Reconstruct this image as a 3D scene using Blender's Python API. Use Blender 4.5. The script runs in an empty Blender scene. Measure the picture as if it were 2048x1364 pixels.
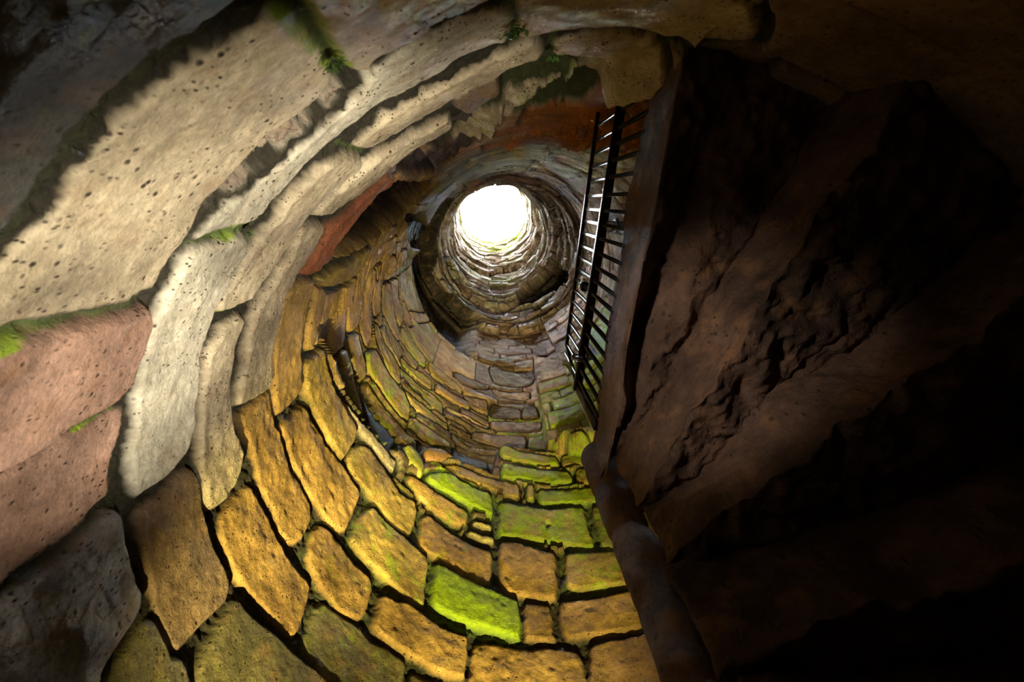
import bpy, math
import numpy as np
from mathutils import Matrix

# ------------------------------------------------------------------ frame of the place
# Z is up the shaft.  Measures are in "radii" of the shaft (U metres each) until export.
U = 1.2                      # metres in one shaft radius
EYE = 1.2                    # camera height above the floor, metres
F = 1000.0                   # focal length in pixels of the 2048 frame
ZEN = (973.0, 403.0)         # where straight-up falls in the frame
NX = np.array([.31, .68])    # axis of the lower shaft, seen from the camera
scn = bpy.context.scene

_z = np.array([(ZEN[0]-1024)/F, -(ZEN[1]-682)/F, -1.]); _z /= np.linalg.norm(_z)
_x = np.array([1., 0, 0]); _x -= _x@_z*_z; _x /= np.linalg.norm(_x)
_y = np.cross(_z, _x)

# ---- camera
cam = bpy.data.cameras.new('camera'); cam.sensor_width = 36; cam.lens = 36*F/2048
cam.clip_start = .01; cam.clip_end = 200
cam.dof.use_dof = True; cam.dof.focus_distance = 2.6; cam.dof.aperture_fstop = 5.0
co = bpy.data.objects.new('camera', cam); scn.collection.objects.link(co)
m = Matrix(((_x[0], _x[1], _x[2], 0), (_y[0], _y[1], _y[2], 0), (_z[0], _z[1], _z[2], 0), (0, 0, 0, 1)))
m.translation = (0, 0, EYE); co.matrix_world = m; scn.camera = co

# ---- sky through the open top
w = bpy.data.worlds.new('sky'); scn.world = w; w.use_nodes = True
bg = w.node_tree.nodes['Background']; bg.inputs[0].default_value = (.93, .96, 1, 1); bg.inputs[1].default_value = 190.0

def W(x, y, h): return (x*U, y*U, h*U+EYE)
def spot(name, loc, to, power, col, size, blend, rad):
    l = bpy.data.lights.new(name, 'SPOT'); l.energy = power; l.color = col
    l.spot_size = math.radians(size); l.spot_blend = blend; l.shadow_soft_size = rad
    o = bpy.data.objects.new(name, l); scn.collection.objects.link(o)
    a, b = Matrix.Identity(4), np.array(W(*to))-np.array(W(*loc))
    from mathutils import Vector
    o.matrix_world = Matrix.Translation(W(*loc)) @ Vector(b).to_track_quat('-Z', 'Y').to_matrix().to_4x4()
    return o
# unseen spots added: cool on near wall and rim, warm beyond, faint on stair
spot('added_spot_near', (.30, .52, -.30), (-.52, .12, 1.12), 340, (1, .96, .88), 43, 1., .03)
spot('added_spot_rim', (.05, .62, -.20), (-.09, -.24, 1.52), 130, (1, .96, .88), 28, 1., .03)
spot('added_spot_warm', (.12, 1.00, -.85), (.04, 1.66, 3.7), 1500, (1, .88, .36), 32, 1., .03)
spot('added_spot_fill', (-.35, .15, -.25), (-.28, 1.50, 3.6), 800, (1, .87, .42), 28, 1., .03)
spot('added_spot_mid', (-.16, .76, -.60), (-.60, 1.06, 3.5), 1600, (1, .87, .40), 32, 1., .03)
spot('added_spot_stair', (-.38, .02, .55), (.50, .36, 1.10), 46, (1, .90, .82), 38, 1., .05)
scn.view_settings.view_transform = 'Standard'; scn.view_settings.look = 'None'
scn.view_settings.exposure = 0.0; scn.view_settings.gamma = 1; scn.view_settings.use_curve_mapping = False

# ------------------------------------------------------------------ helpers
def ray(px):
    p = np.atleast_2d(np.array(px, float))
    d = np.stack([(p[:, 0]-1024)/F, -(p[:, 1]-682)/F, -np.ones(len(p))], 1)
    return np.stack([d@_x, d@_y], 1)/(d@_z)[:, None]
def on_wall(px, R=1.):
    """point of the photograph -> (angle round the shaft, height) on a wall of radius R"""
    r = ray(px); a = (r*r).sum(1); b = -2*r@NX; c = NX@NX-R*R
    h = (-b+np.sqrt(np.maximum(b*b-4*a*c, 0)))/(2*a)
    q = r*h[:, None]-NX
    return np.stack([np.arctan2(q[:, 1], q[:, 0]) % (2*math.pi), h], 1)
def hash3(i, j, k):
    n = (i.astype(np.int64)*374761393+j.astype(np.int64)*668265263+k.astype(np.int64)*2147483647) & 0x7fffffff
    n = ((n ^ (n >> 13))*1274126177) & 0x7fffffff
    n = ((n ^ (n >> 15))*2246822519) & 0x7fffffff
    return (n ^ (n >> 14)) % 65536/32767.5-1
def vnoise(P):
    i = np.floor(P).astype(np.int64); f = P-i; f = f*f*(3-2*f); out = 0
    for a in (0, 1):
        for b in (0, 1):
            for c in (0, 1):
                wt = (f[:, 0] if a else 1-f[:, 0])*(f[:, 1] if b else 1-f[:, 1])*(f[:, 2] if c else 1-f[:, 2])
                out = out+wt*hash3(i[:, 0]+a, i[:, 1]+b, i[:, 2]+c)
    return out
def fbm(P, o=4, g=.5):
    s, a = 0, 1.
    for k in range(o):
        s = s+a*vnoise(P*2**k+17.3*k); a *= g
    return s
def sm(x, a, b):
    t = np.clip((x-a)/(b-a), 0, 1); return t*t*(3-2*t)
def srgb(c): c = np.array(c)/255.; return np.where(c < .04045, c/12.92, ((c+.055)/1.055)**2.4)
def mesh_obj(name, V, Fq, mat, attrs=None, smooth=True, parent=None):
    me = bpy.data.meshes.new(name)
    V = np.asarray(V, np.float32); Fq = np.asarray(Fq, np.int32)
    me.vertices.add(len(V)); me.vertices.foreach_set('co', V.ravel())
    n = Fq.shape[1]; me.loops.add(Fq.size); me.loops.foreach_set('vertex_index', Fq.ravel())
    me.polygons.add(len(Fq)); me.polygons.foreach_set('loop_start', np.arange(0, Fq.size, n, dtype=np.int32))
    me.polygons.foreach_set('loop_total', np.full(len(Fq), n, np.int32))
    me.update(calc_edges=True); me.validate()
    if smooth: me.polygons.foreach_set('use_smooth', np.ones(len(me.polygons), bool))
    for k, v in (attrs or {}).items():
        if v.ndim == 2:
            at = me.color_attributes.new(k, 'FLOAT_COLOR', 'POINT')
            at.data.foreach_set('color', np.hstack([v, np.ones((len(v), 1))]).astype(np.float32).ravel())
        else:
            at = me.attributes.new(k, 'FLOAT', 'POINT'); at.data.foreach_set('value', v.astype(np.float32))
    me.materials.append(mat)
    o = bpy.data.objects.new(name, me); scn.collection.objects.link(o)
    if parent: o.parent = parent
    return o
def tag(o, label, cat, group=None):
    o['label'] = label; o['category'] = cat
    if group: o['group'] = group
def structure(o): o['kind'] = 'structure'

# ------------------------------------------------------------------ materials
def stone_mat(name, base=None, bump=.85, rough=.85, fine=1., stained=True, spec=.25):
    mt = bpy.data.materials.new(name); mt.use_nodes = True; nt = mt.node_tree; N = nt.nodes; Lk = nt.links
    bs = N['Principled BSDF']; bs.inputs['Roughness'].default_value = rough; bs.inputs['Specular IOR Level'].default_value = spec
    tc = N.new('ShaderNodeTexCoord')
    def noise(sc, det=6, ro=.6, st=None):
        n = N.new('ShaderNodeTexNoise'); n.inputs['Scale'].default_value = sc; n.inputs['Detail'].default_value = det; n.inputs['Roughness'].default_value = ro
        if st:
            mp = N.new('ShaderNodeMapping'); mp.inputs['Scale'].default_value = st; Lk.new(tc.outputs['Object'], mp.inputs[0]); Lk.new(mp.outputs[0], n.inputs['Vector'])
        else: Lk.new(tc.outputs['Object'], n.inputs['Vector'])
        return n.outputs['Fac']
    def ramp(src, a, b, ca=(0, 0, 0, 1), cb=(1, 1, 1, 1)):
        r = N.new('ShaderNodeValToRGB'); r.color_ramp.elements[0].position = a; r.color_ramp.elements[1].position = b
        r.color_ramp.elements[0].color = ca; r.color_ramp.elements[1].color = cb; Lk.new(src, r.inputs[0]); return r.outputs[0]
    def mix(f, a, b, mode='MIX'):
        x = N.new('ShaderNodeMix'); x.data_type = 'RGBA'; x.blend_type = mode
        for s, v in ((x.inputs[0], f), (x.inputs[6], a), (x.inputs[7], b)):
            if hasattr(v, 'is_linked'): Lk.new(v, s)
            else: s.default_value = v
        return x.outputs[2]
    if base is None:
        at = N.new('ShaderNodeAttribute'); at.attribute_name = 'col'; c = at.outputs['Color']
        ed = N.new('ShaderNodeAttribute'); ed.attribute_name = 'mortar'
        ms = N.new('ShaderNodeAttribute'); ms.attribute_name = 'moss'
    else: c = (*srgb(base), 1)
    # blotches, grain and streaks in the stone itself
    c = mix(1., c, ramp(noise(5, 6, .62), .28, .72, (.46, .45, .44, 1), (1.36, 1.34, 1.30, 1)), 'MULTIPLY')
    c = mix(1., c, ramp(noise(2.6, 7, .7), .36, .60, (.52, .50, .48, 1), (1.06, 1.06, 1.06, 1)), 'MULTIPLY')
    c = mix(1., c, ramp(noise(60*fine, 5, .7), .3, .7, (.72, .72, .70, 1), (1.18, 1.18, 1.18, 1)), 'MULTIPLY')
    c = mix(ramp(noise(14, 4, .5), .52, .75, cb=(.35, .35, .35, 1)), c, (*srgb((150, 106, 62)), 1))
    # dark pits
    vo = N.new('ShaderNodeTexVoronoi'); vo.inputs['Scale'].default_value = 38*fine; Lk.new(tc.outputs['Object'], vo.inputs['Vector'])
    pit = ramp(vo.outputs['Distance'], .10, .24, (1, 1, 1, 1), (0, 0, 0, 1))
    gate = ramp(noise(7, 3, .6), .50, .60)
    mp = N.new('ShaderNodeMath'); mp.operation = 'MULTIPLY'; Lk.new(pit, mp.inputs[0]); Lk.new(gate, mp.inputs[1]); pit = mp.outputs[0]
    vm = N.new('ShaderNodeMapping'); vm.inputs['Scale'].default_value = (1, 1, .45); Lk.new(tc.outputs['Object'], vm.inputs[0])
    v2 = N.new('ShaderNodeTexVoronoi'); v2.inputs['Scale'].default_value = 95*fine; Lk.new(vm.outputs[0], v2.inputs['Vector'])
    p2 = ramp(v2.outputs['Distance'], .10, .26, (1, 1, 1, 1), (0, 0, 0, 1)); g2 = ramp(noise(12, 3, .6), .46, .58)
    m2 = N.new('ShaderNodeMath'); m2.operation = 'MULTIPLY'; Lk.new(p2, m2.inputs[0]); Lk.new(g2, m2.inputs[1])
    mx = N.new('ShaderNodeMath'); mx.operation = 'MAXIMUM'; Lk.new(pit, mx.inputs[0]); Lk.new(m2.outputs[0], mx.inputs[1]); pit = mx.outputs[0]
    c = mix(pit, c, (.035, .025, .015, 1))
    if base is None:
        mossc = mix(noise(90, 4), (*srgb((84, 116, 8)), 1), (*srgb((165, 188, 18)), 1))
        th_ = N.new('ShaderNodeMath'); th_.operation = 'MULTIPLY_ADD'; Lk.new(ms.outputs['Fac'], th_.inputs[0]); th_.inputs[1].default_value = .52; Lk.new(noise(11, 5, .62), th_.inputs[2])
        mf = N.new('ShaderNodeMapRange'); Lk.new(th_.outputs[0], mf.inputs['Value']); mf.inputs['From Min'].default_value = .68; mf.inputs['From Max'].default_value = .90; mf.inputs['To Max'].default_value = .9
        c = mix(mf.outputs[0], c, mossc)
        mc = mix(noise(110, 5), (.006, .005, .003, 1), (.055, .044, .022, 1)); mc = mix(ms.outputs['Fac'], mc, mix(noise(150, 4), (.01, .015, .004, 1), (.16, .22, .04, 1)))
        c = mix(ed.outputs['Fac'], c, mc)
    Lk.new(c, bs.inputs['Base Color'])
    ad = N.new('ShaderNodeMath'); ad.operation = 'MULTIPLY_ADD'; Lk.new(noise(130*fine, 6, .7), ad.inputs[0]); ad.inputs[1].default_value = .45; Lk.new(noise(24, 5, .6), ad.inputs[2])
    su = N.new('ShaderNodeMath'); su.operation = 'MULTIPLY_ADD'; Lk.new(pit, su.inputs[0]); su.inputs[1].default_value = -.35; Lk.new(ad.outputs[0], su.inputs[2])
    bp = N.new('ShaderNodeBump'); bp.inputs['Strength'].default_value = bump; bp.inputs['Distance'].default_value = .012
    Lk.new(su.outputs[0], bp.inputs['Height']); Lk.new(bp.outputs[0], bs.inputs['Normal'])
    return mt
M_wall = stone_mat('masonry')
M_upper = stone_mat('upper_masonry', fine=.5, bump=.8)
M_step = stone_mat('step_sandstone', base=(92, 70, 56), bump=.9, fine=.6)
M_green = stone_mat('algae_stone', base=(150, 150, 50))
M_loose = stone_mat('loose_sandstone', base=(150, 112, 62))
M_floor = stone_mat('floor_stone', base=(90, 80, 66))
def plain(name, col, rough, metal=0., bump=0.):
    mt = bpy.data.materials.new(name); mt.use_nodes = True; N = mt.node_tree.nodes; bs = N['Principled BSDF']
    bs.inputs['Base Color'].default_value = (*srgb(col), 1); bs.inputs['Roughness'].default_value = rough; bs.inputs['Metallic'].default_value = metal
    n = N.new('ShaderNodeTexNoise'); n.inputs['Scale'].default_value = 60; n.inputs['Detail'].default_value = 5
    tc = N.new('ShaderNodeTexCoord'); mt.node_tree.links.new(tc.outputs['Object'], n.inputs['Vector'])
    b = N.new('ShaderNodeBump'); b.inputs['Strength'].default_value = bump; b.inputs['Distance'].default_value = .004
    mt.node_tree.links.new(n.outputs['Fac'], b.inputs['Height']); mt.node_tree.links.new(b.outputs[0], bs.inputs['Normal'])
    return mt
M_iron = plain('black_painted_iron', (26, 27, 30), .35, .6, .3)
M_steel = plain('worn_steel', (120, 125, 135), .3, .9, .3)
M_leaf = plain('fern_green', (70, 105, 30), .7)
M_moss = plain('moss_green', (62, 80, 26), .9)

# ------------------------------------------------------------------ the stones of the wall
COL = {'c': (205, 186, 150), 'C': (220, 208, 178), 'p': (200, 158, 132), 'g': (138, 132, 124), 'o': (178, 142, 76), 'y': (172, 144, 74), 'b': (148, 122, 90),
       'k': (44, 40, 40), 'r': (170, 100, 62), 'w': (206, 190, 120), 'q': (176, 108, 40), 'd': (120, 112, 70), 'm': (156, 128, 116), 'v': (186, 182, 168), 'n': (96, 76, 48), 's': (88, 84, 74), 'G': (168, 148, 70)}  # tone 'n' also paints in the shade of the recess beside the pier
# colour, moss 0-9, outline in the photograph
LOWER = """
s 1 -200,500 0,500 30,470 80,400 120,330 150,290 200,235 260,180 320,125 390,90 450,55 500,15 520,-60 -200,-60
c 0 -150,600 0,560 40,525 90,472 150,425 168,370 200,335 235,285 300,228 380,165 450,120 520,78 565,40 600,60 640,112 670,145 676,165 665,188 652,205 600,248 540,283 512,316 470,366 425,408 408,440 392,470 365,508 340,543 322,575 300,590 270,603 210,620 150,634 80,650 0,667 -150,695
c 0 640,40 690,138 705,146 735,148 757,126 800,103 855,73 875,53 930,33 985,3 1010,-50 600,-50
C 0 1022,32 960,46 900,72 860,88 820,112 775,138 752,152 742,178 725,208 700,236 640,282 580,332 530,377 480,412 440,440 425,460 402,482 430,474 480,459 512,452 530,437 580,382 630,323 680,282 700,266 770,212 800,202 860,167 900,142 940,118 980,103 1014,93 1026,62
C 0 385,502 430,489 480,474 498,480 493,507 473,542 453,582 429,627 413,667 405,702 401,750 393,838 386,878 372,910 338,954 285,993 269,975 264,940 268,880 274,820 281,760 292,700 307,660 327,610 347,567 367,532
p 0 -150,722 0,692 100,668 200,643 290,620 303,622 298,652 286,692 276,722 260,765 238,795 218,813 188,828 130,862 95,892 50,917 0,942 -150,990
p 0 -150,1062 0,967 60,928 100,908 140,878 200,848 250,822 259,830 250,872 240,912 233,950 232,988 213,1007 158,1057 100,1102 60,1127 0,1177 -150,1280
g 1 -150,1310 0,1207 60,1162 120,1113 180,1058 228,1022 241,1032 248,1072 260,1130 273,1165 281,1187 278,1215 263,1245 233,1290 198,1350 188,1420 -150,1420
b 0 288,1018 330,988 365,948 390,935 403,965 408,1000 414,1035 425,1068 437,1098 460,1150 464,1178 450,1208 405,1252 380,1277 360,1298 342,1290 332,1263 315,1218 305,1163 288,1098 284,1050
d 0 312,1242 330,1280 345,1312 365,1315 374,1335 388,1420 200,1420 230,1342 265,1278 292,1243
d 0 470,1200 497,1228 550,1273 617,1330 655,1364 690,1420 402,1420 396,1350 403,1318 432,1262
c 0 715,300 735,285 770,250 805,225 840,205 880,185 920,162 970,133 1024,110 1070,95 1086,105 1080,135 1040,145 1000,163 940,186 900,206 885,216 835,243 790,273 755,296 735,306
c 0 1115,100 1150,88 1200,80 1260,80 1320,100 1340,130 1306,150 1260,140 1200,138 1140,140 1110,140
c 1 1045,10 1100,-10 1200,-30 1320,-40 1500,20 1500,90 1330,82 1240,66 1150,70 1080,82 1045,88 1040,50
c 0 690,312 722,317 725,330 710,345 690,363 663,385 640,408 613,435 598,455 573,490 548,530 523,565 503,598 480,610 445,627 434,624 440,600 472,558 487,520 517,480 542,450 582,400 622,360 657,330
c 0 455,652 480,632 489,637 483,661 472,690 465,740 462,822 467,857 483,880 487,905 482,937 470,975 445,1008 426,1019 412,1003 407,960 402,920 401,880 405,820 410,760 414,720 427,687
c 0 740,330 760,315 800,290 840,267 880,243 900,234 906,248 870,272 820,300 790,322 760,348 720,383 690,408 665,428 640,433 628,438 642,418 672,390 702,362
c 0 605,453 648,450 636,478 618,512 600,540 582,570 566,600 556,645 546,690 541,750 536,778 515,793 490,810 474,810 477,790 486,740 492,700 500,657 512,630 532,595 552,560 575,522 590,487
o 0 590,570 612,562 632,562 622,605 614,640 605,682 605,740 608,773 597,796 575,818 560,830 554,805 549,775 547,745 549,692 557,645 571,602
o 0 542,782 550,802 556,840 568,868 580,918 598,955 620,990 629,1015 626,1048 613,1072 600,1086 586,1083 571,1066 556,1030 537,990 520,955 514,925 507,890 495,855 494,827 520,802
o 0 503,970 515,987 530,1007 545,1042 565,1082 590,1124 618,1155 628,1178 611,1233 599,1266 585,1270 562,1251 525,1206 484,1161 469,1122 450,1073 452,1030 471,1002
o 0 612,810 622,822 640,854 665,897 697,937 723,980 724,994 711,1028 697,1058 681,1055 656,1033 635,1007 613,969 591,924 580,885 568,852 592,828
y 1 614,727 635,707 648,697 656,736 664,762 680,793 696,821 711,848 715,872 702,898 688,919 673,903 659,877 637,828 617,785
y 2 714,891 730,887 748,900 775,934 805,979 833,1000 838,1020 833,1047 821,1067 788,1043 761,1011 734,977 703,935 703,911
y 3 748,1011 775,1038 822,1081 860,1115 856,1160 850,1207 835,1204 809,1185 776,1158 758,1141 732,1113 705,1079 711,1056 727,1027
o 2 645,1046 665,1056 692,1096 712,1123 740,1146 751,1168 740,1211 725,1236 688,1222 664,1196 642,1162 623,1122 623,1090 632,1063
d 2 652,1200 675,1219 700,1235 722,1253 742,1275 775,1291 815,1323 810,1352 803,1420 690,1420 660,1362 642,1337 618,1302 615,1277 632,1227
o 1 765,1190 790,1200 815,1205 850,1229 880,1249 933,1271 937,1290 931,1352 905,1352 870,1341 837,1318 792,1291 762,1266 749,1249 757,1217
d 1 825,1342 850,1352 890,1370 900,1420 815,1420
G 9 877,1126 925,1153 980,1176 1032,1198 1038,1203 1041,1274 1000,1262 940,1245 895,1225 869,1205 867,1173 873,1131
o 2 848,1031 865,1028 912,1063 962,1091 985,1101 984,1162 962,1160 920,1140 877,1112 843,1088 844,1060
o 1 1001,1083 1045,1083 1105,1101 1111,1107 1113,1192 1062,1190 1020,1182 1009,1166 1002,1146
y 4 1131,1105 1180,1101 1290,1091 1330,1160 1250,1165 1200,1171 1150,1175 1135,1166 1130,1140
o 0 1053,1201 1095,1206 1104,1220 1108,1260 1110,1275 1062,1275 1052,1270 1048,1210
o 0 1124,1199 1175,1193 1257,1178 1340,1160 1380,1240 1290,1252 1225,1262 1175,1270 1137,1272 1125,1256 1118,1215
o 0 954,1281 1000,1285 1060,1295 1095,1290 1150,1295 1162,1303 1170,1340 1176,1420 947,1420 945,1340
o 0 1182,1291 1225,1278 1290,1263 1420,1240 1480,1420 1192,1420 1180,1330
G 6 1001,998 1050,1008 1100,1013 1162,1009 1171,1026 1174,1045 1181,1062 1188,1083 1180,1090 1112,1082 1050,1071 1001,1067 999,1023
w 0 950,1035 985,1045 985,1058 950,1048 946,1041
w 0 941,1057 987,1070 987,1083 941,1065
d 4 1183,1012 1202,1010 1235,1088 1203,1088 1194,1060 1185,1037
G 8 857,945 895,944 915,954 950,974 984,987 989,1032 972,1024 940,1010 902,986 857,961
o 3 822,943 850,960 875,980 907,1000 938,1020 938,1037 933,1047 912,1047 877,1023 852,1003 827,974 818,960
y 1 887,927 912,924 940,934 975,952 1012,957 1040,967 1041,994 1020,992 985,978 940,960 909,946
y 4 1053,969 1070,969 1069,998 1054,996
G 7 1079,974 1175,971 1195,972 1200,1000 1125,1002 1079,1003
G 7 1004,925 1037,930 1100,938 1138,942 1143,963 1100,965 1050,958 1004,951
G 5 1002,893 1017,892 1037,902 1075,909 1113,914 1118,930 1087,930 1037,923 1007,915 1000,905
G 4 1124,910 1180,898 1190,925 1157,928 1124,930
y 4 1150,936 1185,932 1190,964 1152,963
c 1 677,784 700,806 720,834 750,866 775,896 797,923 792,944 775,928 745,890 722,865 696,815
b 1 912,175 950,158 1010,150 1030,165 1005,180 975,205 940,228 915,222 905,200
r 0 602,548 625,517 655,472 700,422 750,372 775,347 790,352 780,370 745,400 712,438 680,478 655,520 630,545 612,553
y 1 640,560 660,545 700,520 740,495 735,520 700,560 665,575 645,575
o 1 632,575 650,580 640,640 625,700 614,700 618,650 625,610
"""
MIDDLE = """
o 0 697,585 701,607 699,637 692,690 675,712 665,710 664,670 670,637 685,607
o 0 727,527 731,555 730,600 726,640 722,655 707,665 700,660 701,620 705,580 715,540
o 0 747,477 765,465 760,485 745,515 727,525 732,507 740,487
o 0 732,575 750,562 751,600 750,650 750,680 740,695 731,670 728,645 730,605
o 0 762,472 777,462 770,490 752,555 735,570 740,540 747,510
o 0 765,505 775,510 770,550 767,595 765,625 754,635 752,600 755,560
y 0 797,495 796,530 790,555 775,560 777,530 785,495
y 1 772,570 785,565 790,612 800,655 805,670 800,682 785,660 772,625 770,595
y 1 787,560 800,560 805,600 812,637 805,652 795,625 787,590
y 1 812,600 822,625 830,647 822,652 812,635 807,612
y 2 702,677 722,663 728,685 738,728 740,745 735,760 725,766 716,742 707,712
y 2 686,705 700,696 710,728 717,763 729,800 736,836 725,821 712,795 697,764 690,732
y 3 728,773 742,759 762,789 790,824 810,849 841,882 838,902 825,892 800,875 775,850 755,830 738,801
y 4 738,705 755,696 770,726 790,756 810,781 824,812 819,840 800,827 782,802 760,770 743,743
y 3 753,644 762,652 772,682 790,707 804,736 806,763 798,763 782,743 768,713 757,688
y 4 811,652 830,684 854,711 856,729 850,730 830,710 806,679 802,668
y 4 806,712 820,726 850,744 868,760 866,776 845,763 820,740 807,724
y 4 806,732 825,749 847,770 870,784 889,801 890,825 875,818 850,795 826,774 811,755
y 3 812,776 825,784 850,804 875,827 898,843 899,858 877,846 846,826 826,806
o 4 822,831 835,834 862,854 899,876 909,890 906,905 875,890 846,870 822,846
y 1 862,722 882,737 923,771 925,786 900,771 871,751 862,734
o 1 877,764 895,777 938,801 941,816 920,808 891,790 875,779
b 1 897,809 925,824 955,834 978,843 978,847 950,838 920,828 898,819
b 1 897,830 938,848 941,858 912,848 897,838
b 1 909,862 940,880 998,888 1004,893 975,898 940,888 909,874
b 1 952,852 990,857 1050,862 1053,886 1025,888 976,876 948,867
b 0 984,832 1015,832 1078,835 1078,853 1025,853 987,848
b 0 987,771 1055,775 1060,788 1055,790 1016,788 989,781
n 0 984,731 1065,736 1063,763 1025,765 987,760
n 0 911,741 950,759 978,769 973,776 941,770 910,752
b 0 932,788 974,797 978,806 978,820 946,813 932,793
n 0 987,800 1038,807 1040,825 987,823
n 0 1044,808 1070,806 1076,826 1045,827
y 1 822,620 850,625 870,612 880,618 862,640 838,645
"""
LIPSTONE = """
c 3 1232,160 1305,150 1315,203 1245,214 1190,224 1130,245 1085,264 1040,276 1005,290 965,314 925,339 880,362 850,364 880,345 920,322 960,295 1010,266 1060,256 1125,236 1180,208 1205,186
b 0 800,352 860,345 900,335 880,360 850,364 820,372 800,382 785,370
"""
MOSSLINES = [([(-60, 705), (0, 690), (100, 660), (200, 636), (300, 605)], .016), ([(380, 500), (430, 480), (480, 465), (515, 455)], .020), ([(600, 30), (619, 62), (660, 110), (690, 148)], .035),
             ([(688, 298), (705, 306), (735, 314)], .018), ([(610, 446), (650, 437)], .012), ([(430, 640), (440, 625), (470, 615)], .018), ([(1026, 10), (1024, 50), (1030, 90)], .030), ([(1112, 70), (1105, 110), (1095, 142)], .030),
             ([(1055, 150), (1100, 146), (1180, 146), (1240, 152), (1300, 150)], .007), ([(240, 820), (262, 780), (280, 720)], .012), ([(160, 868), (220, 830), (240, 812)], .010)]
def parse(t, R):
    out = []
    for ln in t.strip().splitlines():
        a = ln.split(); px = np.array([[float(v) for v in q.split(',')] for q in a[2:]])
        P = on_wall(px, R)
        # rounded outline through the traced corners
        n = len(P); t4 = np.linspace(0, 1, 4, endpoint=False); cur = []
        for i in range(n):
            p0, p1, p2, p3 = P[i-1], P[i], P[(i+1) % n], P[(i+2) % n]
            for s in t4:
                cur.append(.5*((2*p1)+(-p0+p2)*s+(2*p0-5*p1+4*p2-p3)*s*s+(-p0+3*p1-3*p2+p3)*s**3)*.6+(p1*(1-s)+p2*s)*.4)
        out.append((a[0], int(a[1])/9., np.array(cur)))
    return out
def sdf(poly, X):
    """signed distance, positive inside"""
    a = poly; b = np.roll(poly, -1, 0); d = np.full(len(X), 9.); ins = np.zeros(len(X), bool)
    for p, q in zip(a, b):
        e = q-p; l = e@e
        if l < 1e-12: continue
        t = np.clip(((X-p)@e)/l, 0, 1); d = np.minimum(d, np.hypot(*(X-p-t[:, None]*e).T))
        c = (p[1] > X[:, 1]) != (q[1] > X[:, 1])
        ins ^= c & (X[:, 0] < (q[0]-p[0])*(X[:, 1]-p[1])/(q[1]-p[1]+1e-12)+p[0])
    return np.where(ins, d, -d)
def apply(polys, th, h, best, col, moss, sid, base=0):
    for k, (c, ms, P) in enumerate(polys):
        lo = P.min(0)-.05; hi = P.max(0)+.05
        s = np.nonzero((th > lo[0]) & (th < hi[0]) & (h > lo[1]) & (h < hi[1]))[0]
        if not len(s): continue
        d = sdf(P, np.stack([th[s], h[s]], 1)); b = d > best[s]; s = s[b]
        best[s] = d[b]; col[s] = srgb(COL[c]); moss[s] = ms; sid[s] = base+k
def courses(th, h, bounds, widths, seed):
    """coursed stones with staggered joints -> signed distance, stone number"""
    k = np.clip(np.searchsorted(bounds, h)-1, 0, len(bounds)-2)
    lo, hi = bounds[k], bounds[k+1]; wd = widths[k]
    off = hash3(k, k*0+seed, k*0)*3.1
    u = (th+off)/wd+.22*np.sin((th+off)/wd*2.3+k)
    j = np.floor(u); f = (u-j)
    d = np.minimum(np.minimum(h-lo, hi-h), np.minimum(f, 1-f)*wd)
    return d, (k*977+j.astype(np.int64)) % 100003

def cax(h):      # axis of the shaft drifts above the band
    hs = [0, 6.3, 7.4, 9.5, 15, 17]
    return np.interp(h, hs, [.31, .31, .26, .21, .15, .13]), np.interp(h, hs, [.68, .68, .70, .60, .13, .05])
def curve_h(pxs, R, th):
    c = on_wall(pxs, R); c = c[np.argsort(c[:, 0])]
    return np.interp(th, c[:, 0], c[:, 1], left=-9, right=-9)
def soft_in(poly_px, R, th, h, w_):
    P = on_wall(poly_px, R); lo = P.min(0)-.1; hi = P.max(0)+.1; out = np.zeros(len(th))
    s = np.nonzero((th > lo[0]) & (th < hi[0]) & (h > lo[1]) & (h < hi[1]))[0]
    if len(s): out[s] = sm(sdf(P, np.stack([th[s], h[s]], 1)), -w_, w_)
    return out
def grid(th1, h1):
    T, H = np.meshgrid(th1, h1); nt, nh = len(th1), len(h1)
    i = np.arange(nh-1)[:, None]*nt+np.arange(nt-1)[None]
    Fq = np.stack([i, i+nt, i+nt+1, i+1], -1).reshape(-1, 4)
    return T.ravel(), H.ravel(), Fq

# colour seeds for the stones that are laid in courses: photograph point, colour, moss
SEED = [(700, 620, 'o', 1), (780, 500, 'o', 1), (740, 560, 'o', 0), (830, 470, 'd', 3), (840, 560, 'd', 3), (870, 640, 'y', 3), (930, 700, 'o', 2), (1010, 745, 'n', 0), (880, 420, 'd', 1),
        (930, 660, 'm', 0), (1010, 690, 'm', 0), (1080, 690, 'm', 0), (1110, 640, 'p', 0), (1150, 700, 'm', 0), (1120, 760, 'm', 1), (1140, 800, 'G', 6), (1130, 840, 'G', 8), (1140, 870, 'y', 3),
        (1200, 240, 'q', 0), (1260, 270, 'q', 0), (1130, 260, 'q', 0), (1060, 270, 'r', 0), (1010, 300, 'c', 0), (1120, 300, 'c', 0), (1180, 330, 'c', 0), (950, 330, 'g', 0), (1040, 330, 'd', 0), (1130, 370, 'm', 0),
        (1230, 400, 'm', 0), (1220, 500, 'p', 0), (1190, 560, 'p', 0), (1150, 620, 'p', 0), (1230, 560, 'p', 0), (1180, 620, 'p', 1), (1200, 650, 'G', 7), (1180, 700, 'G', 8), (1165, 750, 'G', 7), (1240, 330, 'c', 0), (560, 700, 'o', 0), (690, 760, 'n', 2), (760, 870, 'n', 3), (860, 910, 'n', 3), (960, 920, 'n', 1)]
SP = on_wall([s[:2] for s in SEED], 1.02); SC = np.array([srgb(COL[s[2]]) for s in SEED]); SM = np.array([s[3]/9. for s in SEED])

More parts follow.
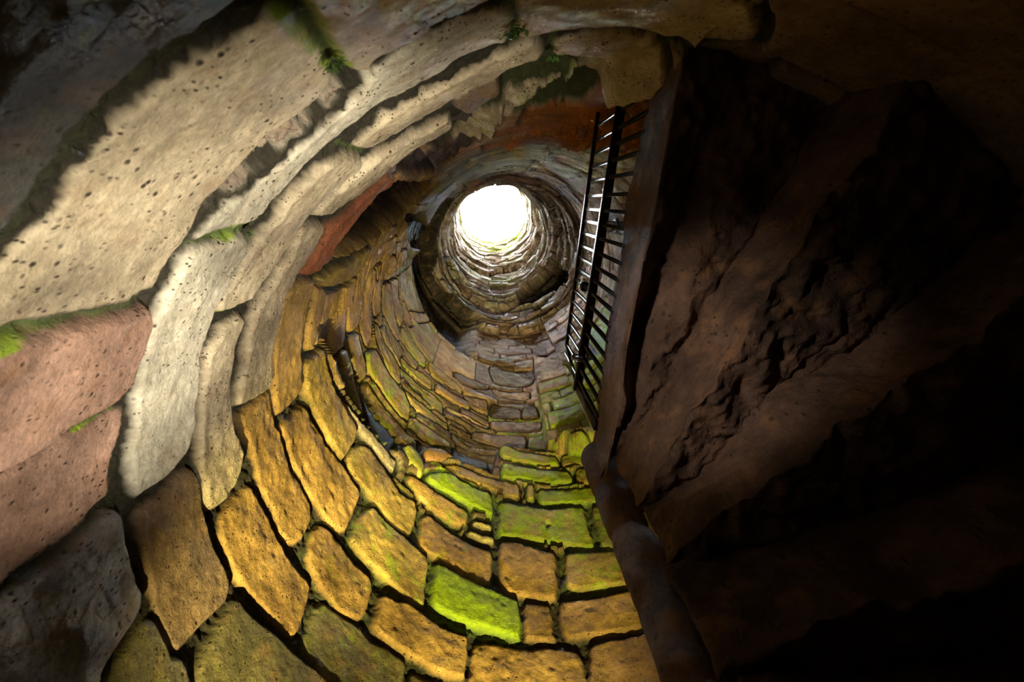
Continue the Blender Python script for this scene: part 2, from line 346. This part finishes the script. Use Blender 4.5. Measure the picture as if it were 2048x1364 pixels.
# ------------------------------------------------------------------ lower and middle wall
LIP = [(1320, 195), (1300, 200), (1245, 212), (1190, 222), (1130, 243), (1080, 262), (1040, 272), (1000, 288), (960, 312), (920, 337), (885, 356)]
NICHE = [(652, 535), (680, 482), (715, 441), (745, 408), (770, 384), (790, 372), (815, 376), (842, 364), (868, 361), (850, 388), (820, 420), (780, 450), (740, 478), (690, 506)]
LEDGE = [(640, 655), (650, 690), (668, 730), (690, 775), (715, 815), (745, 858), (790, 905), (812, 888), (850, 925), (885, 915), (915, 918), (950, 930), (985, 947), (998, 890), (1040, 893), (1110, 905), (1175, 895), (1200, 890)]
def lower_wall():
    hs = [-1.0]
    while hs[-1] < 6.62: hs.append(hs[-1]+(.03 if hs[-1] < .2 else min(max(hs[-1]**2*.0032, .0042), .016)))
    hs = np.array(hs)
    # fine spacing on the seen side, coarse on the side hidden by the stair
    t = [0.]
    while t[-1] < 2*math.pi: t.append(t[-1]+(.0042 if 1.05 < t[-1] < 4.95 else .012))
    t[-1] = 2*math.pi
    th, h, Fq = grid(np.array(t), hs)
    n = len(th); c3 = np.stack([np.cos(th), np.sin(th), h], 1)
    wob = fbm(c3*7, 3); wob2 = fbm(c3*7+50, 3)
    wa = np.clip(h/3, .15, 1); ta, ha = th+wa*(.005*wob+.003*fbm(c3*30, 2)), h+wa*(.005*wob2+.003*fbm(c3*30+9, 2))
    best = np.full(n, -9.); col = np.tile(srgb(COL['d']), (n, 1)); moss = np.zeros(n); sid = np.full(n, -1, np.int64)
    low, mid = parse(LOWER, 1.), parse(MIDDLE, 1.07)
    hl = curve_h(LEDGE, 1., th)                      # top of the lower wall
    above = h > hl
    lipc = curve_h(LIP, .93, th); lipon = lipc > 0
    behind = above & (hl > 0)
    # traced stones
    s = np.nonzero(~behind)[0]
    for S_, polys, b0 in ((np.nonzero(~behind)[0], low, 0), (np.nonzero(h < 2.2)[0], parse(LIPSTONE, .94), 400), (np.nonzero(behind | (th < 3.7) & (h > 1.9))[0], mid, 200)):
        bb, cc, mm, ii = best[S_], col[S_], moss[S_], sid[S_]
        apply(polys, ta[S_], ha[S_], bb, cc, mm, ii, b0)
        best[S_], col[S_], moss[S_], sid[S_] = bb, cc, mm, ii
        if b0 == 0: best = np.where(h < 2.2, best+.004, best)
    # coursed stones where none were traced
    bounds = np.array(list(np.arange(-1.05, 1.9, .27))+[2.0, 2.25, 2.47, 2.7, 2.9, 3.14, 3.35, 3.6, 3.82, 4.05, 4.3, 5.15, 5.3, 5.5, 5.68, 5.9, 6.08, 6.3, 6.5, 6.8])
    wid = np.where((bounds > 4.2) & (bounds < 5.1), .55, np.where(bounds > 5.1, .30, .42))
    dc, kc = courses(ta, ha, bounds, wid, 5)
    minh = np.where(th < 1.35, 0., np.where(th > 4.9, -1., 1.95))
    hidden = (th < 1.2) | (th > 4.75) | (h < .1)
    zone = (best < np.where(h > 2.6, -.012, -.028)) & ((h > minh) & (h > 1.62) | hidden)
    zone &= ~((best > -.2) & (h < 1.9) & ~hidden)
    key = kc[zone]; best[zone] = np.minimum(dc[zone], .4)
    # nearest colour seed, one colour for a stone
    uk, inv = np.unique(key, return_inverse=True)
    cnt = np.bincount(inv); mt = np.bincount(inv, th[zone])/cnt; mh = np.bincount(inv, h[zone])/cnt
    dd = (mt[:, None]-SP[:, 0])**2+(np.log(np.maximum(mh, .05))[:, None]-np.log(SP[:, 1]))**2
    ww = 1/(dd+.004)**2; ww /= ww.sum(1)[:, None]; jit = 1+.16*hash3(uk, uk*0+3, uk*0)[:, None]
    kc_col = (ww@SC)*jit; kc_m = ww@SM; kc_col[mh < 1.6] = srgb(COL['b'])
    col[zone] = kc_col[inv]; moss[zone] = np.where(mh < 1.6, 0, kc_m)[inv]; sid[zone] = 1000+key
    # relief
    bev = np.interp(h, [.3, 1., 1.8, 3.4, 5], [.012, .014, .018, .014, .011]); dep = np.interp(h, [.3, 1., 1.8, 3.4, 5], [.012, .017, .028, .028, .018])
    e = sm(best, -.006, bev)
    jt = hash3(sid, sid*0+11, sid*0)
    niche = soft_in(NICHE, 1., th, h, .03); e = e*(1-niche)
    r = 1+dep*(1-e)-.010*jt*e-.005*sm(best, 0, .16)
    lo_ = np.clip(h/1.5, .35, 1)
    r += lo_*(.0045*fbm(c3*9, 3)+.0035*fbm(c3*34, 3))
    r += (1-e)*(.008*fbm(c3*26+5, 3)+.010*np.abs(fbm(c3*48+5, 3)))
    # the middle wall stands back behind the broken top of the lower wall
    back = behind & (th < 3.75)
    r += .085*sm(h-hl, 0, .02)*back*sm(3.75-th, 0, .25)
    # deep recess and pier at the right of the ledge
    r += .03*soft_in([(900, 905), (985, 925), (1010, 950), (1098, 905), (1066, 736), (1000, 728), (985, 800), (940, 850)], 1.08, th, h, .09)*back
    r -= .16*soft_in([(1096, 900), (1069, 738), (1065, 722), (1260, 722), (1260, 900)], 1.0, th, h, .012)
    # broken vault: lip that overhangs, rough pocket under it
    lp = lipon & (h > lipc-.30) & (h < lipc)
    r -= np.where(lp, .075*sm(h, lipc-.30, lipc), 0)
    r += np.where(lipon & (h >= lipc), .02, 0)
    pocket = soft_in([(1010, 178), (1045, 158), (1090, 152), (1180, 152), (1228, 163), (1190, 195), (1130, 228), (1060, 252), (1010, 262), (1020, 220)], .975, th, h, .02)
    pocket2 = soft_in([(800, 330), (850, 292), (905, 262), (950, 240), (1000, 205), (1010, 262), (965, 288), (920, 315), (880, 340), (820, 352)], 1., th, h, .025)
    
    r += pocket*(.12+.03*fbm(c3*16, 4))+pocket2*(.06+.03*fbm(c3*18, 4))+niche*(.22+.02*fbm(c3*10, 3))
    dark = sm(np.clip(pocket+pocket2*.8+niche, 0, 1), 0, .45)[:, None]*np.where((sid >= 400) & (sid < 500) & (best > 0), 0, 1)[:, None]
    col = col*(1-dark)+(srgb((84, 72, 70))*(1-sm(niche, 0, .3)[:, None])+srgb((48, 34, 27))*sm(niche, 0, .3)[:, None])*dark  # shade inside the pockets and niche painted into the stone colour
    # holes where stones are missing
    for pg, dp in (([(681, 150), (708, 154), (738, 152), (748, 168), (722, 186), (682, 176)], .10), ([(463, 825), (490, 823), (491, 850), (484, 872), (469, 862)], .10), ([(487, 905), (497, 905), (502, 930), (492, 942)], .06),
                   ([(655, 205), (600, 250), (512, 320), (428, 412), (440, 428), (500, 385), (575, 322), (650, 262), (705, 215), (690, 190)], .035),
                   ([(690, 150), (676, 170), (655, 205), (690, 200), (725, 188)], .03), ([(815, 430), (850, 425), (858, 455), (850, 500), (825, 498), (815, 470)], .14),
                   ([(1092, 1043), (1100, 1043), (1101, 1051), (1092, 1052)], .02), ([(740, 812), (752, 815), (765, 842), (750, 845)], .06)):
        g_ = soft_in(pg, 1., th, h, .010); r += dp*g_
        if dp == .035: grit = g_*sm(fbm(c3*30+2, 4), -.1, .5); r -= .028*grit; col = col*(1-grit[:, None])+srgb((150, 130, 108))*grit[:, None]
        if dp > .05: col = col*(1-g_[:, None])+srgb((40, 34, 30))*g_[:, None]
    # rusty broken rock above the lip
    rust = soft_in([(1100, 262), (1130, 247), (1190, 226), (1300, 202), (1300, 300), (1230, 300), (1150, 290), (1115, 285)], 1., th, h, .03)+soft_in([(1005, 288), (1080, 266), (1092, 275), (1040, 288), (1008, 296)], 1., th, h, .02)
    rust = np.clip(rust, 0, 1); r += rust*.05*fbm(c3*20, 4)
    # broken-off part of the ring on the left, above it the brickwork
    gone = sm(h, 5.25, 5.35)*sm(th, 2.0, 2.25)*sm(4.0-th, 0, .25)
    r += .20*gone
    col = col*(1-.95*gone[:, None])+srgb((30, 27, 26))*.95*gone[:, None]  # shadow in the gap under the brick fringe put into the colour
    x = NX[0]+r*np.cos(th); y = NX[1]+r*np.sin(th)
    V = np.stack([x*U, y*U, h*U+EYE], 1)
    mort = (1-sm(best, -.004, bev*np.interp(h, [1.5, 2.2], [.6, 1.])))*(1-.85*grit)*(1-rust)
    for pl, wd in MOSSLINES:
        L = on_wall(pl, 1.)
        d = np.full(n, 9.); s = np.nonzero((th > L[:, 0].min()-.1) & (th < L[:, 0].max()+.1) & (h > L[:, 1].min()-.1) & (h < L[:, 1].max()+.1))[0]
        for p, q in zip(L[:-1], L[1:]):
            e_ = q-p; X = np.stack([th[s], h[s]], 1); t_ = np.clip(((X-p)@e_)/(e_@e_), 0, 1); d[s] = np.minimum(d[s], np.hypot(*(X-p-t_[:, None]*e_).T))
        moss = np.maximum(moss, .62*(1-sm(d+.010*wob+.006*wob2, wd*.2, wd*.8)))
    moss = np.clip(moss, 0, 1)
    # moss gathers along the open joints low on the near wall
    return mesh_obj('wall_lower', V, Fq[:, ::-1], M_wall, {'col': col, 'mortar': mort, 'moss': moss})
structure(lower_wall())

# ------------------------------------------------------------------ upper brick shaft
def upper_wall():
    hs = np.arange(6.55, 15.01, .015); t = np.linspace(0, 2*math.pi, 900)
    th, h, Fq = grid(t, hs); n = len(th); c3 = np.stack([np.cos(th), np.sin(th), h], 1)
    b = np.cumsum(.085+.05*(hash3(np.arange(130), np.arange(130)*0, np.arange(130)*0+1)+1))+6.3
    ta, ha = th+.02*fbm(c3*3, 3), h+.05*fbm(c3*np.array([2, 2, 1.]), 3)
    best, k = courses(ta, ha, b, np.full(len(b), .36), 8)
    e = sm(best, 0, .016); jt = hash3(k, k*0+5, k*0)
    row = np.searchsorted(b, ha); jr = hash3(row, row*0+7, row*0)
    big = fbm(c3*np.array([1.6, 1.6, .9])+3, 3)
    r = .985+.026*(1-e)-.010*jt*e-.036*jr+.05*big+.03*fbm(c3*np.array([3,3,9.]), 2)
    # broken lower fringe and overhanging courses that step inward at two heights
    edge = 7.0+.22*fbm(np.stack([th*2.2, th*0, th*0+4], 1), 4)
    r += .22*(1-sm(h, edge, edge+.08))*sm(th, 1.9, 2.2)*sm(4.1-th, 0, .2)
    l1 = 8.3+.35*np.sin(th*2+1)+.2*fbm(c3*np.array([4, 4, 0])+8, 3); l2 = 10.8+.5*np.sin(th+2)+.3*fbm(c3*np.array([4, 4, 0])+18, 3)
    r += .10*sm(l1-h, 0, .06)*sm(h, l1-.5, l1)-.05*sm(h, l1, l1+.05)+.08*sm(l2-h, 0, .06)*sm(h, l2-.6, l2)-.05*sm(h, l2, l2+.06)
    hole = sm(fbm(c3*np.array([2.2, 2.2, .8])+31, 3),   .62, .8)*sm(9.8-h, 0, 1.5); r += .20*hole
    P = np.array([(1045, 595), (1085, 555), (1125, 530), (1130, 548), (1095, 590), (1050, 612)])
    hh = on_wall(P, 1.0); inn = np.zeros(n); s = np.nonzero((h > 6.5) & (h < 9))[0]; inn[s] = sm(sdf(hh, np.stack([th[s], h[s]], 1)), -.05, .03)
    r += .22*inn
    cx, cy = cax(h); R_ = r*np.interp(h, [6.5, 9.5, 15], [1.0, 1.0, 1.05])
    R_[:900] += .32
    V = np.stack([(cx+R_*np.cos(th))*U, (cy+R_*np.sin(th))*U, h*U+EYE], 1)
    mixc = (np.clip(.5+.25*jt+.45*jr+.4*fbm(c3*2, 2), 0, 1))[:, None]*np.clip((h-5.6)/2.0, .62, 1)[:, None]
    col = srgb(COL['m'])*(1-mixc)+srgb(COL['v'])*mixc
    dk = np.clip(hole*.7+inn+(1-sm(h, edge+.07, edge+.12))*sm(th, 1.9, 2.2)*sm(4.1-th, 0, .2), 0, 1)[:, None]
    col = col*(1-dk*.95)+srgb((30, 27, 26))*dk*.95  # shade of the fringe gap and hollows darkened into the brick colour
    moss = np.clip(.5*sm(h, 11.5, 14)+.5*sm(fbm(c3*2+60, 3), .1, .5)*sm(h, 8, 10), 0, 1)*.8
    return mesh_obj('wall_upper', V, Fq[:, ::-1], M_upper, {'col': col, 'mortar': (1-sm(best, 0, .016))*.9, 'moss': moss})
structure(upper_wall())

# outside thickness of the tower, so no daylight leaks in from the side, and the floor
def ring(name, prof, mat):
    t = np.linspace(0, 2*math.pi, 97)[:-1]; V = []
    for rr, z in prof:
        for a in t: V.append(((.28+rr*math.cos(a))*U, (.62+rr*math.sin(a))*U, z*U+EYE))
    n = len(t); Fq = [(k*n+i, k*n+(i+1) % n, (k+1)*n+(i+1) % n, (k+1)*n+i) for k in range(len(prof)-1) for i in range(n)]
    return mesh_obj(name, V, Fq, mat)
structure(ring('wall_outer', [(1.9, -1.0), (1.9, 15.05)], M_step))
structure(ring('floor', [(1.9, -1.08), (1.9, -1.0), (.001, -1.0), (.001, -1.08)], M_floor))
def cap():
    """rough wall head round the open top"""
    t = np.linspace(0, 2*math.pi, 181)[:-1]; n = len(t); V = []
    cx, cy = cax(np.array([15.]))
    for k, (f_, z) in enumerate([(1.03, 14.98), (1.08, 15.06), (1.3, 15.1), (2.0, 15.05)]):
        for a in t:
            rr = f_+(.02*math.sin(a*9)+.015*math.sin(a*23) if k < 2 else 0)
            x0, y0 = (cx[0], cy[0]) if k < 3 else (.28, .62)
            V.append(((x0+rr*math.cos(a))*U, (y0+rr*math.sin(a))*U, z*U+EYE))
    Fq = [(k*n+i, k*n+(i+1) % n, (k+1)*n+(i+1) % n, (k+1)*n+i) for k in range(3) for i in range(n)]
    return mesh_obj('trim_1', V, Fq, M_loose)
structure(cap())

# ------------------------------------------------------------------ roughened blocks (steps, loose stones)
def cube_surf(nx, ny, nz):
    """welded surface grid of the unit cube"""
    idx = {}; V = []; Q = []
    def v(i, j, k):
        if (i, j, k) not in idx: idx[(i, j, k)] = len(V); V.append((i/nx, j/ny, k/nz))
        return idx[(i, j, k)]
    for i in range(nx):
        for j in range(ny):
            Q.append((v(i, j, 0), v(i, j+1, 0), v(i+1, j+1, 0), v(i+1, j, 0))); Q.append((v(i, j, nz), v(i+1, j, nz), v(i+1, j+1, nz), v(i, j+1, nz)))
    for i in range(nx):
        for k in range(nz):
            Q.append((v(i, 0, k), v(i+1, 0, k), v(i+1, 0, k+1), v(i, 0, k+1))); Q.append((v(i, ny, k), v(i, ny, k+1), v(i+1, ny, k+1), v(i+1, ny, k)))
    for j in range(ny):
        for k in range(nz):
            Q.append((v(0, j, k), v(0, j, k+1), v(0, j+1, k+1), v(0, j+1, k))); Q.append((v(nx, j, k), v(nx, j+1, k), v(nx, j+1, k+1), v(nx, j, k+1)))
    return np.array(V), np.array(Q)
CV, CQ = cube_surf(120, 84, 26)
N0 = np.array([.31, .68]); STEP = 21.; RISE = .195; TOP = 1.365
def step_mesh(k):
    a0 = math.radians(-84+STEP*k); a1 = a0+math.radians(STEP+(4 if k < 3 else 7)); zt = TOP-RISE*k; zb = zt-RISE-.012
    r = .035+CV[:, 0]*.985-(.15*(1-CV[:, 0])*(1-CV[:, 1]) if k == 0 else 0); a = a0+CV[:, 1]*(a1-a0); z = zb+CV[:, 2]*(zt-zb)
    # the front edge is straight and tangent to the newel
    off = 0*CV[:, 1]
    x = N0[0]+r*np.cos(a)-off*np.sin(a); y = N0[1]+r*np.sin(a)+off*np.cos(a)
    P = np.stack([x, y, z], 1); Q3 = P*6+k*3.7
    amp = .016 if k == 0 else .020
    D = np.stack([fbm(Q3, 4), fbm(Q3+30, 4), fbm(Q3+60, 4)], 1)*np.array([amp, amp, amp*.9])
    D += .007*(fbm(P*30+k, 3)*(1+.8*(CV[:, 2] < .01)))[:, None]*np.array([0, -.3, 1.])
    fr = (CV[:, 1] < .02) & (k == 0); D[fr] *= .35
    # hollow worn out of the underside of the topmost step
    if k == 0:
        u_, v_ = CV[:, 0], CV[:, 1]; D[:, 2] += (CV[:, 2] < .01)*.07*np.exp(-((u_-.5)/.33)**2-((v_-.30)/.16)**2)
    P = P+D
    return np.stack([P[:, 0]*U, P[:, 1]*U, P[:, 2]*U+EYE], 1)
LB = ['topmost winder step of dark sandstone carrying the iron railing', 'second winder step down with a smooth brown riser, below the railing step', 'third winder step down, rough brown riser fading into the dark',
      'fourth winder step down, its riser barely lit near the newel', 'fifth winder step down, in the dark lower right corner', 'sixth winder step down, almost black, beside the foot of the newel',
      'seventh winder step down, unlit, at the bottom edge right of the newel', 'eighth winder step down, unlit, lowest of the stair beyond the newel']
for k in range(8):
    o = mesh_obj('stone_step', step_mesh(k), CQ, M_step); tag(o, LB[k], 'step', 'winding stone stair steps seen from below')
def newel():
    NC = np.array([.325, .745])
    nz, na = 90, 40; V = []
    for i in range(nz+1):
        z = -1.0+(TOP-.02+1.0)*i/nz
        for j in range(na):
            a = 2*math.pi*j/na; V.append((NC[0]+.050*math.cos(a), NC[1]+.050*math.sin(a), z))
    V = np.array(V); n3 = fbm(V*9, 4); d = V[:, :2]-NC; kk = ((V[:, 2]-TOP)/RISE) % 1
    sc = 1+.12*n3-.10*np.exp(-(np.minimum(kk, 1-kk)/.05)**2); V[:, :2] = NC+d*sc[:, None]
    Q = [(i*na+j, i*na+(j+1) % na, (i+1)*na+(j+1) % na, (i+1)*na+j) for i in range(nz) for j in range(na)]
    o = mesh_obj('newel_post', V*U+np.array([0, 0, EYE]), Q, M_step); tag(o, 'slim round stone newel at the heart of the winding stair', 'newel')
newel()

# ------------------------------------------------------------------ iron railing on the landing edge
def bar(p, q, wd, dp=None, up=(0, 0, 1)):
    p, q = np.array(p, float), np.array(q, float); d = (q-p)/np.linalg.norm(q-p)
    up = np.array(up, float); s = np.cross(d, up)
    if np.linalg.norm(s) < .1: s = np.cross(d, (1, .1, 0))
    s /= np.linalg.norm(s); t = np.cross(s, d); dp = dp or wd; V = []
    ch = .22
    prof = [(-1, -1+ch), (-1, 1-ch), (-1+ch, 1), (1-ch, 1), (1, 1-ch), (1, -1+ch), (1-ch, -1), (-1+ch, -1)]
    for e in (p, q):
        for a, b in prof: V.append(e+s*a*wd/2+t*b*dp/2)
    Q = [(i, (i+1) % 8, 8+(i+1) % 8, 8+i) for i in range(8)]+[(0, 7, 6, 1), (1, 6, 5, 2), (2, 5, 4, 3), (8, 9, 14, 15), (9, 10, 13, 14), (10, 11, 12, 13)]
    return np.array(V), np.array(Q)
def join(L):
    V, Q, n = [], [], 0
    for v, q in L: V.append(v); Q.append(np.array(q)+n); n += len(v)
    return np.vstack(V), np.vstack(Q)
def tube(pts, r, n=8):
    pts = np.array(pts, float); V = []
    for i, p in enumerate(pts):
        d = pts[min(i+1, len(pts)-1)]-pts[max(i-1, 0)]; d /= np.linalg.norm(d)
        s = np.cross(d, (.3, .2, .9)); s /= np.linalg.norm(s); t = np.cross(d, s)
        for j in range(n):
            a = 2*math.pi*j/n; V.append(p+r*(s*math.cos(a)+t*math.sin(a)))
    Q = [(i*n+j, i*n+(j+1) % n, (i+1)*n+(j+1) % n, (i+1)*n+j) for i in range(len(pts)-1) for j in range(n)]
    return np.array(V), np.array(Q)
def at(px, h): r = ray(px)[0]; return np.array([r[0]*h, r[1]*h, h])
rail = bpy.data.objects.new('iron_railing', None); scn.collection.objects.link(rail)
pA, pB = at((1155, 775), 1.656), at((1243, 205), 1.656)       # thick rail, from the end post to the wall
tA, tB = at((1133, 690), 1.967), at((1198, 212), 1.967)       # top rail
ax = (pB-pA)/np.linalg.norm(pB-pA)
org = at((1186, 855), 1.37)
rail.location = W(*org)
tag(rail, 'black iron railing with upright bars standing on the topmost stair step', 'railing')
def rp(name, vq, mat=M_iron, par=None, sub=None):
    v, q = vq; o = mesh_obj(name, v*U+np.array([0, 0, EYE])-np.array(W(*org)), q, mat, smooth=False); o.parent = par or rail; return o
rp('middle_rail', bar(pA-ax*.01, pB+ax*.10, .030, .016))
rp('top_rail', bar(tA, tB+ax*.10, .014, .012))
post = rp('end_post', join([bar(np.array([pA[0], pA[1], 1.34]), pA+np.array([0, 0, .01]), .030, .014), bar(pA, tA, .011)]))
YB = [221, 258, 290, 322, 355, 390, 421, 449, 477, 506, 534, 560, 586, 611, 637, 663, 688, 712, 736, 759]
for i, yb in enumerate(YB):
    f = (yb-775)/(205-775.); px = (1155+f*88, yb)
    g = at(px, 1.656); lam = ((g-pA)@ax); tp = np.array([g[0], g[1], 1.967]); base = np.array([g[0], g[1], 1.34])
    if lam < .02: continue
    rp('baluster', bar(base, tp, .0105, .0105, up=ax))
# rusty clamps that hold the middle rail
def ringt(c, R, r, nrm):
    nrm = np.array(nrm, float)/np.linalg.norm(nrm); s = np.cross(nrm, (0, .2, 1)); s /= np.linalg.norm(s); t = np.cross(nrm, s)
    return tube([c+R*(s*math.cos(a)+t*math.sin(a)) for a in np.linspace(0, 2*math.pi, 17)], r)
c1 = at((1161, 716), 1.64)
rp('clamp', join([ringt(c1, .028, .006, ax), bar(c1+(-.03, 0, 0), c1+(.045, .0, .0), .012), bar(c1+(.02, -.02, -.012), c1+(.02, .03, -.012), .010)]), M_steel)
c2 = at((1226, 452), 1.62)
rp('clamp', join([bar(c2+(-.02, 0, 0), c2+(.07, .0, 0), .030, .02), ringt(c2+(.01, 0, 0), .02, .006, (1, 0, 0)), bar(c2+(.03, .014, -.01), c2+(.075, .014, -.01), .008)]), M_steel)

def ico(c, R, sq=(1, 1, 1), seed=0, amp=.25, n=14):
    V, Q = cube_surf(n, n, n); V = V*2-1
    nv = V/np.linalg.norm(V, axis=1)[:, None]; V = nv*.75+V*.25*1.0
    V = V*(1+amp*fbm(nv*1.6+seed*7.1, 3)[:, None])*np.array(sq)*R
    return V+c, Q
cl = at((1170, 573), 1.80)
o = mesh_obj('spotlight', join([ico(cl*1., .019, (1, 1, .8), 3, .08, 8), ])[0]*U+np.array([0, 0, EYE]), ico(cl, .019, n=8)[1], M_iron); tag(o, 'small black lamp housing clipped to the railing between its two rails', 'lamp')
v, q = bar(cl, cl+(.03, .0, -.05), .008); b_ = mesh_obj('bracket', v*U+np.array([0, 0, EYE]), q, M_iron, smooth=False); b_.parent = o

# ------------------------------------------------------------------ loose stones on the broken wall top
def block(name, corners, R0, R1, mat, seed, label, group='loose stones on the broken ledge'):
    """a stone whose outer face has the traced outline; R0..R1 its depth into the wall"""
    P = on_wall(corners, R0); c = P.mean(0); n = len(P); rings = []
    for f_, rr in ((0.0, R0-.012), (.6, R0-.010), (.9, R0-.002), (1., R0+.02), (1., (R0+R1)/2), (.92, R1)):
        for i in range(n*4):
            a = i/4.; j = int(a) % n; s = a-int(a); p0, p1, p2, p3 = P[j-1], P[j], P[(j+1) % n], P[(j+2) % n]
            p = .5*((2*p1)+(-p0+p2)*s+(2*p0-5*p1+4*p2-p3)*s*s+(-p0+3*p1-3*p2+p3)*s**3); p = c+(p-c)*f_
            rings.append((NX[0]+rr*math.cos(p[0]), NX[1]+rr*math.sin(p[0]), p[1]))
    V = np.array(rings); V += np.stack([fbm(V*22+seed, 3), fbm(V*22+seed+9, 3), fbm(V*22+seed+5, 3)], 1)*.006
    m_ = n*4; Q = [(k*m_+i, k*m_+(i+1) % m_, (k+1)*m_+(i+1) % m_, (k+1)*m_+i) for k in range(5) for i in range(m_)]
    o = mesh_obj(name, V*U+np.array([0, 0, EYE]), Q, mat); tag(o, label, 'stone', group); return o
block('loose_stone', [(812, 890), (827, 896), (840, 912), (848, 930), (845, 950), (830, 935), (815, 915)], .99, 1.06, M_green, 1, 'small green algae-covered stone tilted on the left of the broken ledge')
block('loose_stone', [(853, 897), (875, 896), (897, 904), (904, 915), (885, 922), (858, 920)], 1.0, 1.07, M_loose, 2, 'flat brown stone poking up from the gap behind the broken ledge')
def tuft(px, R, size, seed, mat, nm, label, nleaf=70):
    rng = np.random.RandomState(seed); t0, h0 = on_wall([px], R)[0]; c = np.array([NX[0]+R*math.cos(t0), NX[1]+R*math.sin(t0), h0])
    inw = np.array([-math.cos(t0), -math.sin(t0), 0]); tg = np.array([-math.sin(t0), math.cos(t0), 0]); L = []
    for i in range(nleaf):
        o_ = c+tg*rng.normal(0, size*.18)+np.array([0, 0, 1])*rng.normal(0, size*.25)
        d = inw*rng.uniform(.25, .8)+tg*rng.normal(0, .7)+np.array([0, 0, rng.normal(-.2, .8)]); d /= np.linalg.norm(d)
        ln = size*rng.uniform(.16, .40); sd = np.cross(d, inw+rng.normal(0, .3, 3)); sd /= np.linalg.norm(sd); up = np.cross(sd, d)
        V = [o_]
        for f_, wd in ((.35, .22), (.7, .16)): V += [o_+d*ln*f_+sd*ln*wd, o_+d*ln*f_+up*ln*.08, o_+d*ln*f_-sd*ln*wd]
        V.append(o_+d*ln-up*ln*.1)
        Q = [(0, 1, 2, 2), (0, 2, 3, 3), (1, 4, 5, 2), (2, 5, 6, 3), (4, 7, 7, 5), (5, 7, 7, 6)]
        T = []
        for q in Q:
            u_ = []
            for a in q:
                if a not in u_: u_.append(a)
            T += [(u_[0], u_[1], u_[2])]+([(u_[0], u_[2], u_[3])] if len(u_) == 4 else [])
        L.append((np.array(V), np.array(T)))
    v, q = join(L); o = mesh_obj(nm, v*U+np.array([0, 0, EYE]), q, mat); tag(o, label, 'plant', 'plants rooted in the wall joints')
tuft((1027, 62), .99, .045, 1, M_leaf, 'fern', 'small green fern hanging in the upright joint at the top of the near wall', 90)
tuft((1108, 112), .99, .035, 2, M_leaf, 'fern', 'leafy green tuft in the joint just above the dark pocket of the broken vault', 80)
tuft((668, 128), .99, .030, 3, M_moss, 'moss_clump', 'dark green moss clump beside the square socket in the near wall', 90)
tuft((497, 466), .99, .022, 4, M_moss, 'moss_clump', 'olive moss clump where the level joint of the pale wall meets the course line', 80)
